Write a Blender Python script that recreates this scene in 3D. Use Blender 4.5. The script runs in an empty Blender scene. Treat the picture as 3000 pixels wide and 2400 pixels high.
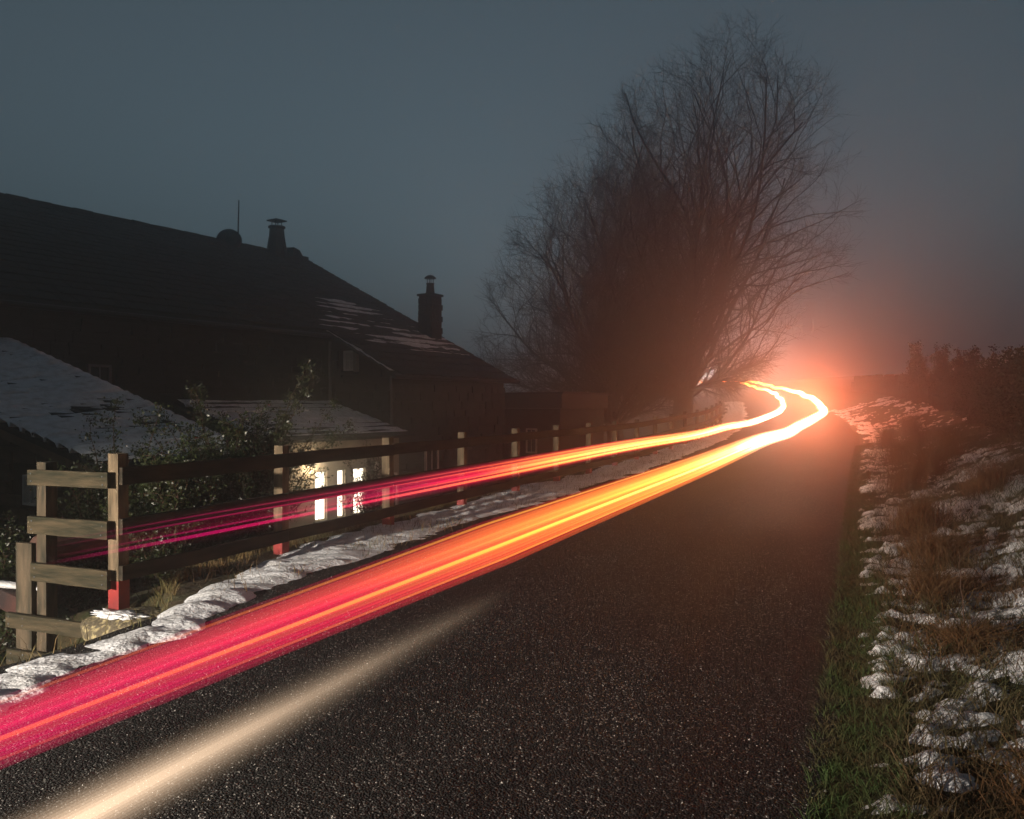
import bpy, bmesh, math, random
import numpy as np
from mathutils import Vector, Matrix
random.seed(7); rng = np.random.default_rng(7)
R = math.radians
sc = bpy.context.scene
col = sc.collection

# ------------------------------------------------------------------ camera, sky, sun, exposure
cam_d = bpy.data.cameras.new('camera'); cam = bpy.data.objects.new('camera', cam_d); col.objects.link(cam)
cam_d.sensor_fit = 'HORIZONTAL'; cam_d.sensor_width = 30.0; cam_d.lens = 24.0
cam_d.clip_start = 0.05; cam_d.clip_end = 2500
cam.location = (0, 0, 1.4)
cam.rotation_euler = (R(90 - 0.24), 0, R(22.9))
sc.camera = cam
w = bpy.data.worlds.new('World'); sc.world = w; w.use_nodes = True
nt = w.node_tree; nt.nodes.clear()
o_ = nt.nodes.new('ShaderNodeOutputWorld'); bg = nt.nodes.new('ShaderNodeBackground')
sky = nt.nodes.new('ShaderNodeTexSky'); sky.sky_type = 'NISHITA'; sky.sun_disc = False
sky.sun_elevation = R(-2); sky.sun_rotation = R(337); sky.air_density = 1.0; sky.dust_density = .3; sky.ozone_density = 4.0
hs = nt.nodes.new('ShaderNodeHueSaturation'); hs.inputs['Saturation'].default_value = 0.42
tint = nt.nodes.new('ShaderNodeMix'); tint.data_type = 'RGBA'; tint.blend_type = 'MULTIPLY'; tint.inputs[0].default_value = 1; tint.inputs[7].default_value = (.84, 1.10, .94, 1)
nt.links.new(sky.outputs[0], hs.inputs['Color']); nt.links.new(hs.outputs[0], tint.inputs[6]); nt.links.new(tint.outputs[2], bg.inputs[0])
bg.inputs[1].default_value = 0.15
nt.links.new(bg.outputs[0], o_.inputs[0])
sun_d = bpy.data.lights.new('sun', 'SUN'); sun_d.energy = 0.01; sun_d.angle = R(12); sun_d.color = (.8, .9, 1)
sun = bpy.data.objects.new('sun', sun_d); col.objects.link(sun); sun.rotation_euler = (R(86), 0, R(180 + 23))
sc.view_settings.view_transform = 'Standard'; sc.view_settings.look = 'None'
EXP = 1.7; KL = 2 ** -EXP; sc.view_settings.exposure = EXP; sc.view_settings.gamma = 1.0; sc.view_settings.use_curve_mapping = False
cy = sc.cycles
cy.transparent_max_bounces = 96; cy.max_bounces = 6; cy.volume_bounces = 1
cy.sample_clamp_indirect = 4.0

# ------------------------------------------------------------------ noise, road alignment, ground height
def h2(ix, iy, s=0):
    v = np.sin(ix * 127.1 + iy * 311.7 + s * 74.7) * 43758.5453
    return v - np.floor(v)
def vnoise(x, y, s=0):
    ix, iy = np.floor(x), np.floor(y); fx, fy = x - ix, y - iy
    fx = fx * fx * (3 - 2 * fx); fy = fy * fy * (3 - 2 * fy)
    a, b, c, d = h2(ix, iy, s), h2(ix + 1, iy, s), h2(ix, iy + 1, s), h2(ix + 1, iy + 1, s)
    return (a * (1 - fx) + b * fx) * (1 - fy) + (c * (1 - fx) + d * fx) * fy
def fbm(x, y, s=0, n=4):
    t, a, f = 0, .5, 1.
    for i in range(n): t = t + a * vnoise(x * f, y * f, s + i * 17); a *= .5; f *= 2.03
    return t / (1 - .5 ** n)
CY = np.array([-60, 0, 20, 29.7, 38.1, 47.4, 57.6, 66.6, 87.8, 107, 125, 160, 220, 420.])
CX = np.array([-2.15, -2.15, -2.12, -2.0, -2.6, -3.7, -5.1, -6.9, -10.8, -16.0, -23, -37, -62, -150.])
CZ = np.array([0, 0, .06, .33, .72, 1.14, 1.55, 1.97, 3.0, 3.6, 4.1, 4.6, 5.0, 5.0])
_yy = np.linspace(-60, 420, 1921)
def _sm(v):
    k = np.hanning(17); k /= k.sum(); p = np.pad(np.interp(_yy, CY, v), 8, mode='edge'); return np.convolve(p, k, 'valid')
_cx, _cz = _sm(CX), _sm(CZ)
def road_x(Y): return np.interp(Y, _yy, _cx)
def road_z(Y): return np.interp(Y, _yy, _cz)
HALF = 2.04
def sstep(a, b, x):
    t = np.clip((x - a) / (b - a), 0, 1); return t * t * (3 - 2 * t)
def edge_t(Y): return np.interp(Y, [0, 2.9, 4.0, 4.5, 5.0, 6.2, 12], [-2.0, -2.05, -2.1, -2.5, -3.0, -3.2, -3.35])
def ground(t, Y):
    t = np.asarray(t, float); Y = np.asarray(Y, float)
    z = road_z(Y) * np.interp(np.abs(t), [0, 60, 200], [1, 1, .4])
    e = edge_t(Y); L = np.clip(e - t, 0, None)
    verge = sstep(HALF - .02, HALF + .6, -t) * -.05
    steep = np.interp(Y, [0, 4.2, 5.4, 9], [1.1, 1.1, .25, .2])
    drop = steep * sstep(0, .32, L) + (2.05 - steep) * sstep(.3, 5.2, L)
    drop = drop * np.interp(Y, [40, 60], [1, .55]) + np.interp(L, [8, 60, 300], [0, 1.5, 9])
    Rr = t - HALF
    bank = .05 * sstep(0, .3, Rr) + .72 * sstep(.35, 3.3, Rr) + np.interp(Rr, [4, 60, 300], [0, 2.5, 12])
    n = (fbm(t * 1.7, Y * 1.7, 3) - .5) * np.where(Rr > 0, .16 * sstep(.1, 1, Rr), .10 * sstep(.0, .6, L)) 
    n = n + (fbm(t * .35, Y * .35, 9) - .5) * .3 * sstep(2, 8, np.abs(t) - HALF)
    return z + np.where(t < 0, verge - drop, bank) + n
def GZ(X, Y): return float(ground(X - road_x(Y), Y))

# ------------------------------------------------------------------ materials
def M(name, base=(.2, .2, .2), rough=.8, var=None, scale=5., stretch=(1, 1, 1), bump=0., bscale=40., thr=(.35, .65), metal=0., spec=.3, coords='Object', detail=6):
    m = bpy.data.materials.new(name); m.use_nodes = True; t = m.node_tree; n = t.nodes; l = t.links
    b = n['Principled BSDF']; b.inputs['Roughness'].default_value = rough; b.inputs['Metallic'].default_value = metal
    b.inputs['Specular IOR Level'].default_value = spec
    b.inputs['Base Color'].default_value = (*base, 1)
    tc = n.new('ShaderNodeTexCoord'); mp = n.new('ShaderNodeMapping'); mp.inputs['Scale'].default_value = stretch
    l.new(tc.outputs[coords], mp.inputs[0])
    if var is not None:
        no = n.new('ShaderNodeTexNoise'); no.inputs['Scale'].default_value = scale; no.inputs['Detail'].default_value = detail
        l.new(mp.outputs[0], no.inputs[0])
        mr = n.new('ShaderNodeMapRange'); mr.inputs[1].default_value, mr.inputs[2].default_value = thr
        l.new(no.outputs[0], mr.inputs[0])
        mx = n.new('ShaderNodeMix'); mx.data_type = 'RGBA'
        mx.inputs[6].default_value = (*base, 1); mx.inputs[7].default_value = (*var, 1)
        l.new(mr.outputs[0], mx.inputs[0]); l.new(mx.outputs[2], b.inputs['Base Color'])
    if bump:
        n2 = n.new('ShaderNodeTexNoise'); n2.inputs['Scale'].default_value = bscale; n2.inputs['Detail'].default_value = 8
        l.new(mp.outputs[0], n2.inputs[0])
        bp = n.new('ShaderNodeBump'); bp.inputs['Distance'].default_value = bump; bp.inputs['Strength'].default_value = 1
        l.new(n2.outputs[0], bp.inputs['Height']); l.new(bp.outputs[0], b.inputs['Normal'])
    return m
wood = M('weathered_wood', (.10, .075, .05), .85, (.03, .028, .02), 3.2, (6, 6, 1), .004, 22, spec=.2)
woodh = M('weathered_rail_wood', (.065, .05, .03), .85, (.02, .02, .012), 3.0, (1.2, 1.2, 9), .004, 18, spec=.2)
woody = M('weathered_fence_rail', (.05, .04, .03), .9, (.02, .018, .014), 3.0, (6, .8, 6), .004, 18, spec=.1)
postw = M('pale_weathered_post', (.19, .14, .09), .85, (.07, .055, .035), 3.2, (6, 6, 1), .004, 22, spec=.2)
redp = M('red_post_foot', (.27, .02, .018), .5, (.16, .014, .014), 8, (1, 1, 1), .001, 60, spec=.5)  # post feet coloured red below the bottom rail
stonem = M('gritstone', (.030, .028, .026), .95, (.014, .012, .011), 2.3, (1, 1, 1), .012, 14)
mortar = M('dark_mortar', (.018, .015, .013), .98, (.010, .009, .008), 6, bump=.01)
slatem = M('stone_slate', (.020, .024, .028), .9, (.009, .011, .013), 2.0, bump=.01, bscale=12)
plaster = M('cream_render', (.27, .23, .17), .95, (.20, .17, .13), 2.5, bump=.004, bscale=30)
snowm = M('snow', (.76, .78, .82), .8, (.50, .50, .50), 7, bump=.014, bscale=34, spec=.2, thr=(.45, .75))
dirtm = M('grassy_earth', (.035, .042, .014), .98, (.055, .038, .02), 2.4, bump=.03, bscale=18)
leadm = M('dull_lead', (.10, .11, .12), .6, metal=.3)
blackm = M('black_plastic', (.012, .012, .013), .4)
whitew = M('white_window_paint', (.55, .54, .5), .5)
bark = M('beech_bark', (.06, .055, .045), .95, (.03, .03, .024), 1.2, bump=.01, bscale=9)
grassm = M('green_grass', (.028, .052, .012), .85, (.045, .035, .014), 6, thr=(.4, .6))
drym = M('dead_brown_grass', (.10, .048, .018), .9, (.05, .03, .012), 2.1)
leafm = M('shrub_leaf', (.016, .028, .007), .4, (.03, .036, .012), 3, spec=.5)
berrym = M('red_berry', (.35, .01, .01), .35)
stemm = M('dead_stem', (.055, .03, .02), .9)
rockm = M('lichened_stone', (.09, .075, .05), .95, (.32, .27, .15), 26, bump=.02, bscale=20, thr=(.50, .62))
rockm2 = M('dark_mossy_stone', (.05, .045, .035), .95, (.18, .13, .07), 14, bump=.02, bscale=20, thr=(.55, .7))

def asphalt():
    m = bpy.data.materials.new('worn_asphalt'); m.use_nodes = True; t = m.node_tree; n = t.nodes; l = t.links
    b = n['Principled BSDF']; b.inputs['Roughness'].default_value = .75; b.inputs['Specular IOR Level'].default_value = .2
    tc = n.new('ShaderNodeTexCoord')
    v = n.new('ShaderNodeTexVoronoi'); v.inputs['Scale'].default_value = 105; l.new(tc.outputs['Object'], v.inputs[0])
    cr = n.new('ShaderNodeValToRGB'); cr.color_ramp.elements[0].position = .0; cr.color_ramp.elements[0].color = (.006, .006, .0065, 1)
    cr.color_ramp.elements[1].position = .80; cr.color_ramp.elements[1].color = (.015, .0148, .0145, 1)
    e = cr.color_ramp.elements.new(.9); e.color = (.03, .03, .03, 1); e = cr.color_ramp.elements.new(.97); e.color = (.13, .125, .118, 1)
    sp = n.new('ShaderNodeSeparateColor'); l.new(v.outputs['Color'], sp.inputs[0]); l.new(sp.outputs[0], cr.inputs[0])
    big = n.new('ShaderNodeTexNoise'); big.inputs['Scale'].default_value = 1.3; big.inputs['Detail'].default_value = 5
    mp = n.new('ShaderNodeMapping'); mp.inputs['Scale'].default_value = (1.6, .35, 1); l.new(tc.outputs['Object'], mp.inputs[0]); l.new(mp.outputs[0], big.inputs[0])
    mr = n.new('ShaderNodeMapRange'); mr.inputs[1].default_value = .3; mr.inputs[2].default_value = .7; mr.inputs[3].default_value = .45; mr.inputs[4].default_value = 1.3; l.new(big.outputs[0], mr.inputs[0])
    mu = n.new('ShaderNodeMix'); mu.data_type = 'RGBA'; mu.blend_type = 'MULTIPLY'; mu.inputs[0].default_value = 1
    l.new(cr.outputs[0], mu.inputs[6]); l.new(mr.outputs[0], mu.inputs[7]); l.new(mu.outputs[2], b.inputs['Base Color'])
    rr = n.new('ShaderNodeMapRange'); rr.inputs[1].default_value = .35; rr.inputs[2].default_value = .65; rr.inputs[3].default_value = .7; rr.inputs[4].default_value = .85; l.new(big.outputs[0], rr.inputs[0]); l.new(rr.outputs[0], b.inputs['Roughness'])
    bp = n.new('ShaderNodeBump'); bp.inputs['Distance'].default_value = .012; bp.inputs['Strength'].default_value = 1
    l.new(v.outputs['Distance'], bp.inputs['Height']); bp.invert = True
    no = n.new('ShaderNodeTexNoise'); no.inputs['Scale'].default_value = 9; no.inputs['Detail'].default_value = 5; l.new(tc.outputs['Object'], no.inputs[0])
    b2 = n.new('ShaderNodeBump'); b2.inputs['Distance'].default_value = .012; l.new(no.outputs[0], b2.inputs['Height']); l.new(bp.outputs[0], b2.inputs['Normal'])
    l.new(b2.outputs[0], b.inputs['Normal'])
    return m
asph = asphalt()
def emis(name, c, s):
    m = bpy.data.materials.new(name); m.use_nodes = True; n = m.node_tree.nodes; n.clear()
    e = n.new('ShaderNodeEmission'); e.inputs[0].default_value = (*c, 1); e.inputs[1].default_value = s * KL
    o = n.new('ShaderNodeOutputMaterial'); m.node_tree.links.new(e.outputs[0], o.inputs[0]); return m
litm = emis('lit_room_glass', (1, .84, .62), 5)
tailm = emis('tail_lamp_glass', (1, .10, .01), 26)
headm = emis('head_lamp_glass', (1, .9, .7), 20)
glassm = M('dark_glass', (.01, .012, .015), .08, spec=.8)
curtm = M('pale_blind', (.42, .40, .36), .9)
carm = M('dark_car_paint', (.02, .02, .024), .25, spec=.6)
def trailmat():
    m = bpy.data.materials.new('lamp_trail_light'); m.use_nodes = True; n = m.node_tree.nodes; l = m.node_tree.links; n.clear()
    a = n.new('ShaderNodeAttribute'); a.attribute_name = 'glow'
    e = n.new('ShaderNodeEmission'); l.new(a.outputs['Color'], e.inputs[0]); e.inputs[1].default_value = KL
    tr = n.new('ShaderNodeBsdfTransparent'); ad = n.new('ShaderNodeAddShader'); l.new(e.outputs[0], ad.inputs[0]); l.new(tr.outputs[0], ad.inputs[1])
    o = n.new('ShaderNodeOutputMaterial'); l.new(ad.outputs[0], o.inputs[0])
    m.cycles.emission_sampling = 'NONE'
    return m
trailm = trailmat()

# ------------------------------------------------------------------ object helpers
def link(o, parent=None):
    col.objects.link(o)
    if parent is not None: o.parent = parent
    return o
def tag(o, label=None, cat=None, group=None, kind=None):
    for k, v in (('label', label), ('category', cat), ('group', group), ('kind', kind)):
        if v: o[k] = v
    return o
def empty(name, loc, rz=0):
    o = bpy.data.objects.new(name, None); o.location = loc; o.rotation_euler = (0, 0, rz); o.empty_display_size = .2
    return link(o)
class MB:
    def __init__(s): s.v = []; s.f = []
    def add(s, vs, fs):
        k = len(s.v); s.v += [tuple(map(float, p)) for p in vs]; s.f += [tuple(i + k for i in f) for f in fs]; return s
    def box(s, c, d, rot=None, taper=0, jit=0):
        vs = []
        for z in (-.5, .5):
            for x, y in ((-.5, -.5), (.5, -.5), (.5, .5), (-.5, .5)):
                k = 1 - taper * (z + .5)
                p = Vector((x * d[0] * k, y * d[1] * k, z * d[2]))
                if jit: p += Vector([random.uniform(-jit, jit) for _ in range(3)])
                if rot is not None: p = rot @ p
                vs.append((p.x + c[0], p.y + c[1], p.z + c[2]))
        return s.add(vs, [(0, 3, 2, 1), (4, 5, 6, 7), (0, 1, 5, 4), (1, 2, 6, 5), (2, 3, 7, 6), (3, 0, 4, 7)])
    def tube(s, pts, rad, n=6, cap=True):
        pts = [Vector(p) for p in pts]
        if not hasattr(rad, '__len__'): rad = [rad] * len(pts)
        vs = []; up = Vector((.13, .27, .95)).normalized()
        for i, p in enumerate(pts):
            d = (pts[min(i + 1, len(pts) - 1)] - pts[max(i - 1, 0)])
            if d.length < 1e-6: d = Vector((0, 0, 1))
            d.normalize(); a = d.cross(up)
            if a.length < .05: a = d.cross(Vector((1, 0, 0)))
            a.normalize(); b = d.cross(a)
            for k in range(n):
                q = 2 * math.pi * k / n; vs.append(p + (a * math.cos(q) + b * math.sin(q)) * rad[i])
        fs = []
        for i in range(len(pts) - 1):
            for k in range(n):
                fs.append((i * n + k, i * n + (k + 1) % n, (i + 1) * n + (k + 1) % n, (i + 1) * n + k))
        if cap: fs += [tuple(range(n))[::-1], tuple(range((len(pts) - 1) * n, len(pts) * n))]
        return s.add(vs, fs)
    def lathe(s, prof, c=(0, 0, 0), n=14, rot=None):
        vs = []
        for r, z in prof:
            for k in range(n):
                q = 2 * math.pi * k / n; p = Vector((r * math.cos(q), r * math.sin(q), z))
                if rot is not None: p = rot @ p
                vs.append((p.x + c[0], p.y + c[1], p.z + c[2]))
        fs = [(i * n + k, i * n + (k + 1) % n, (i + 1) * n + (k + 1) % n, (i + 1) * n + k) for i in range(len(prof) - 1) for k in range(n)]
        fs += [tuple(range(n))[::-1], tuple(range((len(prof) - 1) * n, len(prof) * n))]
        return s.add(vs, fs)
    def mesh(s, name, mat):
        me = bpy.data.meshes.new(name); me.from_pydata(s.v, [], s.f); me.materials.append(mat); me.update(); return me
    def build(s, name, mat, parent=None, smooth=False, bevel=0):
        me = s.mesh(name, mat)
        if smooth: me.polygons.foreach_set('use_smooth', [True] * len(me.polygons))
        o = link(bpy.data.objects.new(name, me), parent)
        if bevel:
            b = o.modifiers.new('b', 'BEVEL'); b.width = bevel; b.segments = 2; b.limit_method = 'ANGLE'
        return o
def npmesh(name, V, F, mat, parent=None, smooth=False, cols=None):
    me = bpy.data.meshes.new(name); V = np.asarray(V, np.float32); F = np.asarray(F, np.int32); k = F.shape[1]
    me.vertices.add(len(V)); me.vertices.foreach_set('co', V.ravel())
    me.loops.add(F.size); me.loops.foreach_set('vertex_index', F.ravel())
    me.polygons.add(len(F)); me.polygons.foreach_set('loop_start', np.arange(0, F.size, k, dtype=np.int32))
    me.polygons.foreach_set('loop_total', np.full(len(F), k, np.int32))
    me.polygons.foreach_set('use_smooth', np.full(len(F), smooth))
    me.update(calc_edges=True); me.materials.append(mat)
    if cols is not None:
        at = me.attributes.new('glow', 'FLOAT_COLOR', 'POINT'); at.data.foreach_set('color', np.asarray(cols, np.float32).ravel())
    return link(bpy.data.objects.new(name, me), parent)
def grid(name, TX, TY, Z, mat, parent=None, smooth=True, road=True):
    """TX,TY,Z 2-D arrays; TX is the offset from the road's centre line"""
    X = TX + road_x(TY) if road else TX
    n, m = X.shape; V = np.stack([X, TY, Z], -1).reshape(-1, 3)
    i = np.arange(n * m).reshape(n, m); F = np.stack([i[:-1, :-1], i[1:, :-1], i[1:, 1:], i[:-1, 1:]], -1).reshape(-1, 4)
    return npmesh(name, V, F, mat, parent, smooth)
def piece(name, me, loc, rot=(0, 0, 0), scale=(1, 1, 1), parent=None):
    o = bpy.data.objects.new(name, me); o.location = loc; o.rotation_euler = rot; o.scale = scale; return link(o, parent)

# ------------------------------------------------------------------ ground and road
yy = np.concatenate([np.arange(-30, -2, .8), np.arange(-2, 14, .12), np.arange(14, 40, .4), np.arange(40, 130, 1.5), np.arange(130, 410, 12)])
tt = np.concatenate([-np.geomspace(330, 14, 22), np.arange(-14, -5, .5), np.arange(-5, -2.1, .12), [-2.06, -1.9, 0, 1.9, 2.06], np.arange(2.15, 6, .12), np.geomspace(6.2, 330, 24)])
T, Y = np.meshgrid(tt, yy, indexing='ij'); Z = ground(T, Y)
Z = np.where(np.abs(T) < HALF, Z - .06, Z)
tag(grid('ground', T, Y, Z, dirtm), kind='structure')
ry = np.concatenate([np.arange(-30, 30, .25), np.arange(30, 300, 1.5)]); rt = np.linspace(-HALF - .03, HALF + .03, 25)
T, Y = np.meshgrid(rt, ry, indexing='ij')
Z = road_z(Y) + .03 * (1 - (T / HALF) ** 2) + .004 + (fbm(T * .8, Y * .8, 4) - .5) * .02
T2 = T + np.where(np.abs(T) > HALF, np.sign(T) * (fbm(Y * 1.5, T * 0, 6) - .5) * .12, 0)
tag(grid('road', T2, Y, Z, asph, smooth=True), kind='structure')

# loose pale chippings on the road
def chips(N):
    y = rng.uniform(.8, 13, N) ** 1.0; y = .8 + 15 * rng.random(N) ** 1.6
    t = rng.uniform(-HALF, HALF, N); s = rng.uniform(.0014, .004, N) * np.where(rng.random(N) > .985, 1.8, 1)
    z = road_z(y) + .03 * (1 - (t / HALF) ** 2) + .006
    base = np.array([[1, 0, 0], [-.4, .9, 0], [-.5, -.8, .1], [.1, .05, .9]])
    a = rng.uniform(0, 6.28, N); c, s_ = np.cos(a), np.sin(a)
    B = np.einsum('n,kj->nkj', s, base); X = B[..., 0] * c[:, None] - B[..., 1] * s_[:, None]; Yv = B[..., 0] * s_[:, None] + B[..., 1] * c[:, None]
    V = np.stack([X + (t + road_x(y))[:, None], Yv + y[:, None], B[..., 2] + z[:, None]], -1).reshape(-1, 3)
    F = (np.arange(N)[:, None, None] * 4 + np.array([[0, 1, 3], [1, 2, 3], [2, 0, 3]])[None]).reshape(-1, 3)
    return V, F
V, F = chips(26000)
chipm = M('pale_stone_chip', (.26, .25, .235), .6, (.06, .06, .06), 40, thr=(.45, .55), spec=.5)
tag(npmesh('loose_chippings', V, F, chipm), 'pale stone chippings scattered over the dark wet asphalt lane', 'chippings', kind='stuff')

# ------------------------------------------------------------------ snow on the verges
ys = np.concatenate([np.arange(1.0, 14, .035), np.arange(14, 32, .09), np.arange(32, 62, .35)])
u = np.linspace(0, 1, 46)
U, Y = np.meshgrid(u, ys, indexing='ij')
tin = np.interp(Y, [0, 2.5, 4.35, 5.2, 7, 40, 62], [-1.3, -1.4, -1.68, -1.9, -2.0, -2.02, -2.04])
tout = np.interp(Y, [0, 2.9, 3.8, 4.1, 4.9, 5.7, 7, 12], [-1.96, -2.0, -1.98, -2.14, -2.6, -2.8, -3.1, -3.25])
wob = (fbm(Y * 1.3, Y * 0 + 3, 21) - .5) + (fbm(Y * 7, Y * 0 + 1, 23) - .5) * .12
tin = tin + wob * .5; tout = tout + (fbm(Y * 1.1, Y * 0 + 9, 31) - .5) * np.interp(Y, [4, 6, 8], [.15, .3, .6])
T = tin + (tout - tin) * U
prof = np.clip(np.sin(np.pi * np.clip(U, 0, 1)), 0, 1) ** .55
nz = fbm(T * 4 + Y * 2.0, Y * 7 - T * 2, 5, 3); lum = fbm(T * 2.2, Y * 1.6, 8, 3)
Z = ground(T, Y); Z = np.where(T > -2.3, np.maximum(Z, road_z(Y) - .02), Z); Z = np.where(np.abs(T) < HALF, np.maximum(Z, road_z(Y) + .03 * (1 - (T / HALF) ** 2)), Z)
Z = Z - .012 + prof * (.040 + .05 * (lum - .35) + .03 * (nz - .5)) + (nz - .5) * .03
tag(grid('snow_verge', T, Y, Z, snowm), 'long lumpy snow bank between the asphalt edge and the roadside fence', 'snow', kind='stuff')
# right bank: snow lying in patches between grass
ys = np.concatenate([np.arange(.9, 9, .035), np.arange(9, 22, .09), np.arange(22, 48, .3)]); ts = np.concatenate([np.arange(HALF + .02, HALF + 2.0, .035), np.arange(HALF + 2.0, HALF + 4.2, .08)])
T, Y = np.meshgrid(ts, ys, indexing='ij')
n1 = .55 * fbm(T * 5 + Y * 1.6, Y * 6.5 - T * 3.0, 40, 5) + .6 * fbm(T * 1.3, Y * 1.5, 48, 3) - .04; n2 = fbm(T * 9 + Y * 3, Y * 10 - T * 4, 44, 4)
cover = (n1 - .50) * 1.9 + (n2 - .5) * 1.3 - .27 * (1 - sstep(.05, .5, T - HALF)) + .02 - .35 * sstep(10, 20, Y) * sstep(.6, 1.0, T - HALF)
cover = cover - 1.2 * (1 - sstep(.0, .14, T - HALF))
Z = ground(T, Y) + np.clip(cover, -.25, .4) * .10 + (n2 - .5) * .02
tag(grid('snow_patches', T, Y, Z, snowm), 'patchy old snow on the grassy bank right of the lane', 'snow', kind='stuff')

# ------------------------------------------------------------------ grass
def blades(P, H, lean, wdt, seed=0):
    """P (N,3) roots, H heights -> bent 2-segment blades"""
    N = len(P); a = rng.uniform(0, 6.28, N); d = np.stack([np.cos(a), np.sin(a), np.zeros(N)], -1)
    b = rng.uniform(0, 6.28, N); l_ = np.stack([np.cos(b), np.sin(b), np.zeros(N)], -1) * (lean * H * rng.uniform(.3, 1.3, N))[:, None]
    up = np.array([0, 0, 1.])
    w = wdt * rng.uniform(.6, 1.3, N)
    p0 = P - d * w[:, None]; p1 = P + d * w[:, None]; m = P + l_ * .35 + up * (H * .6)[:, None]
    m0 = m - d * (w * .7)[:, None]; m1 = m + d * (w * .7)[:, None]; tip = P + l_ + up * (H * .92)[:, None]
    V = np.stack([p0, p1, m1, m0, tip], 1).reshape(-1, 3); k = np.arange(N)[:, None] * 5
    F = np.concatenate([k + np.array([0, 1, 2]), k + np.array([0, 2, 3]), k + np.array([3, 2, 4])], 0)
    return V, F
def strip_pts(N, t0, t1, y0, y1, pw=1.6, cl=None, seed=60):
    y = y0 + (y1 - y0) * rng.random(N) ** pw; t = rng.uniform(t0, t1, N)
    if cl is not None:
        k = fbm(t * cl, y * cl, seed, 3) > .5; y, t = y[k], t[k]
    return t, y
def to_world(t, y, dz=0): return np.stack([t + road_x(y), y, ground(t, y) + dz], -1)
t, y = strip_pts(42000, HALF - .06, HALF + .30, .8, 26, 1.7); P = to_world(t, y, -.01)
V, F = blades(P, rng.uniform(.02, .085, len(P)), 1.5, .002)
tag(npmesh('verge_grass', V, F, grassm), 'short green grass growing along the right edge of the lane', 'grass', kind='stuff')
t, y = strip_pts(150000, HALF + .25, HALF + 4.2, .8, 26, 1.8); P = to_world(t, y, -.02)
V, F = blades(P, rng.uniform(.03, .17, len(P)) * (.6 + .9 * fbm(t * 3, y * 3, 71, 3)), 1.4, .0026)
k = rng.random(len(P)) > .0
tag(npmesh('bank_grass', V, F, M('mixed_bank_grass', (.035, .042, .014), .85, (.06, .035, .016), .9, thr=(.4, .6))), 'rough green and brown grass poking through snow on the bank', 'grass', kind='stuff')
t, y = strip_pts(30000, -4.2, -1.95, 2, 34, 1.5, 2.2, 91); t = np.where(rng.random(len(t)) > .35, edge_t(y) - rng.random(len(t)) ** 2 * .9 + .1, t); k = (y > 4.7) | (rng.random(len(y)) > .9); t, y = t[k], y[k]; P = to_world(t, y, -.0)
V, F = blades(P, rng.uniform(.04, .17, len(P)), .8, .0026)
tag(npmesh('fence_line_grass', V, F, M('pale_winter_grass', (.07, .07, .022), .85, (.15, .09, .04), 1.3)), 'thin winter grass at the foot of the roadside fence', 'grass', kind='stuff')
# brown tussocks on the right bank
tus = [(2.62, 6.2, .30, 'tall brown grass tussock at the lane side of the bank, nearest the bend'), (2.75, 7.6, .40, 'large rust-brown tussock half way along the right bank'),
       (2.72, 9.4, .5, 'rust-brown tussock further along the bank towards the glow'), (2.66, 4.9, .24, 'thin straw-coloured tussock beside a green verge strip'),
       (2.80, 3.15, .22, 'low matted brown tussock lying between two snow patches'), (3.05, 2.2, .3, 'dark brown tussock at the bottom right corner of the bank'),
       (3.6, 11.5, .5, 'brown tussock up the bank in front of the overgrown wall'), (2.8, 13.5, .6, 'far brown tussock fading into the orange glow'),
       (3.2, 15.5, .7, 'tall dark brown tussock between the lane snow and the upper bank'), (3.7, 17.5, .8, 'tall tussock below the overgrown wall where the snow thins out'), (2.9, 19, .7, 'reddish tussock beyond the last lane-side snow patches'),
       (3.4, 22, .8, 'fog-dimmed tussock on the bank before the bend'), (2.8, 25, .8, 'orange-lit tussock at the bank foot before the bend'), (3.5, 28, .9, 'farthest tussock, glowing dull red beside the bend')]
for i, (tx, yx, h, lab) in enumerate(tus):
    n = 1300; rr = np.abs(rng.normal(0, .09 + h * .12, n)); a = rng.uniform(0, 6.28, n)
    t = tx + rr * np.cos(a); y = yx + rr * np.sin(a) * 1.6; P = to_world(t, y, -.02)
    base = P.mean(0); V, F = blades(P - base, h * rng.uniform(.35, 1, n), .55 if h > .4 else 1.1, .0025)
    o = npmesh('grass_tussock', V, F, drym); o.location = base
    tag(o, lab, 'grass tussock', 'brown tussocks on the right bank')

# ------------------------------------------------------------------ roadside post-and-rail fence
FT = -3.01
pm = MB().box((0, 0, .50), (.10, .09, 1.0), jit=.003).mesh('post', wood)
fence = empty('post_and_rail_fence', (road_x(4.55) + FT, 4.55, 0))
tag(fence, 'long weathered post-and-rail fence along the left side of the lane with red-footed posts', 'fence')
posts = [4.55, 6.44] + [6.44 + 1.96 * k for k in range(1, 16)]
def fp(y, dz=0): return Vector((road_x(y) + FT - fence.location.x, y - fence.location.y, float(road_z(y)) + dz))
shaft = MB().box((0, 0, .50), (.10, .095, 1.0), jit=.003).mesh('post', postw)
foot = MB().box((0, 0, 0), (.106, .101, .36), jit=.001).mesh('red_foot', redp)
for i, y in enumerate(posts):
    p = fp(y); a = random.uniform(-.02, .02)
    o = piece('post', shaft, p, (random.uniform(-.012, .012), random.uniform(-.012, .012), a), (1, 1, 1 if i else 1.03), fence)
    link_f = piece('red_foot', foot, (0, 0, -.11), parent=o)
rz_ = [(.86, .13), (.485, .12), (.13, .11)]
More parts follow.
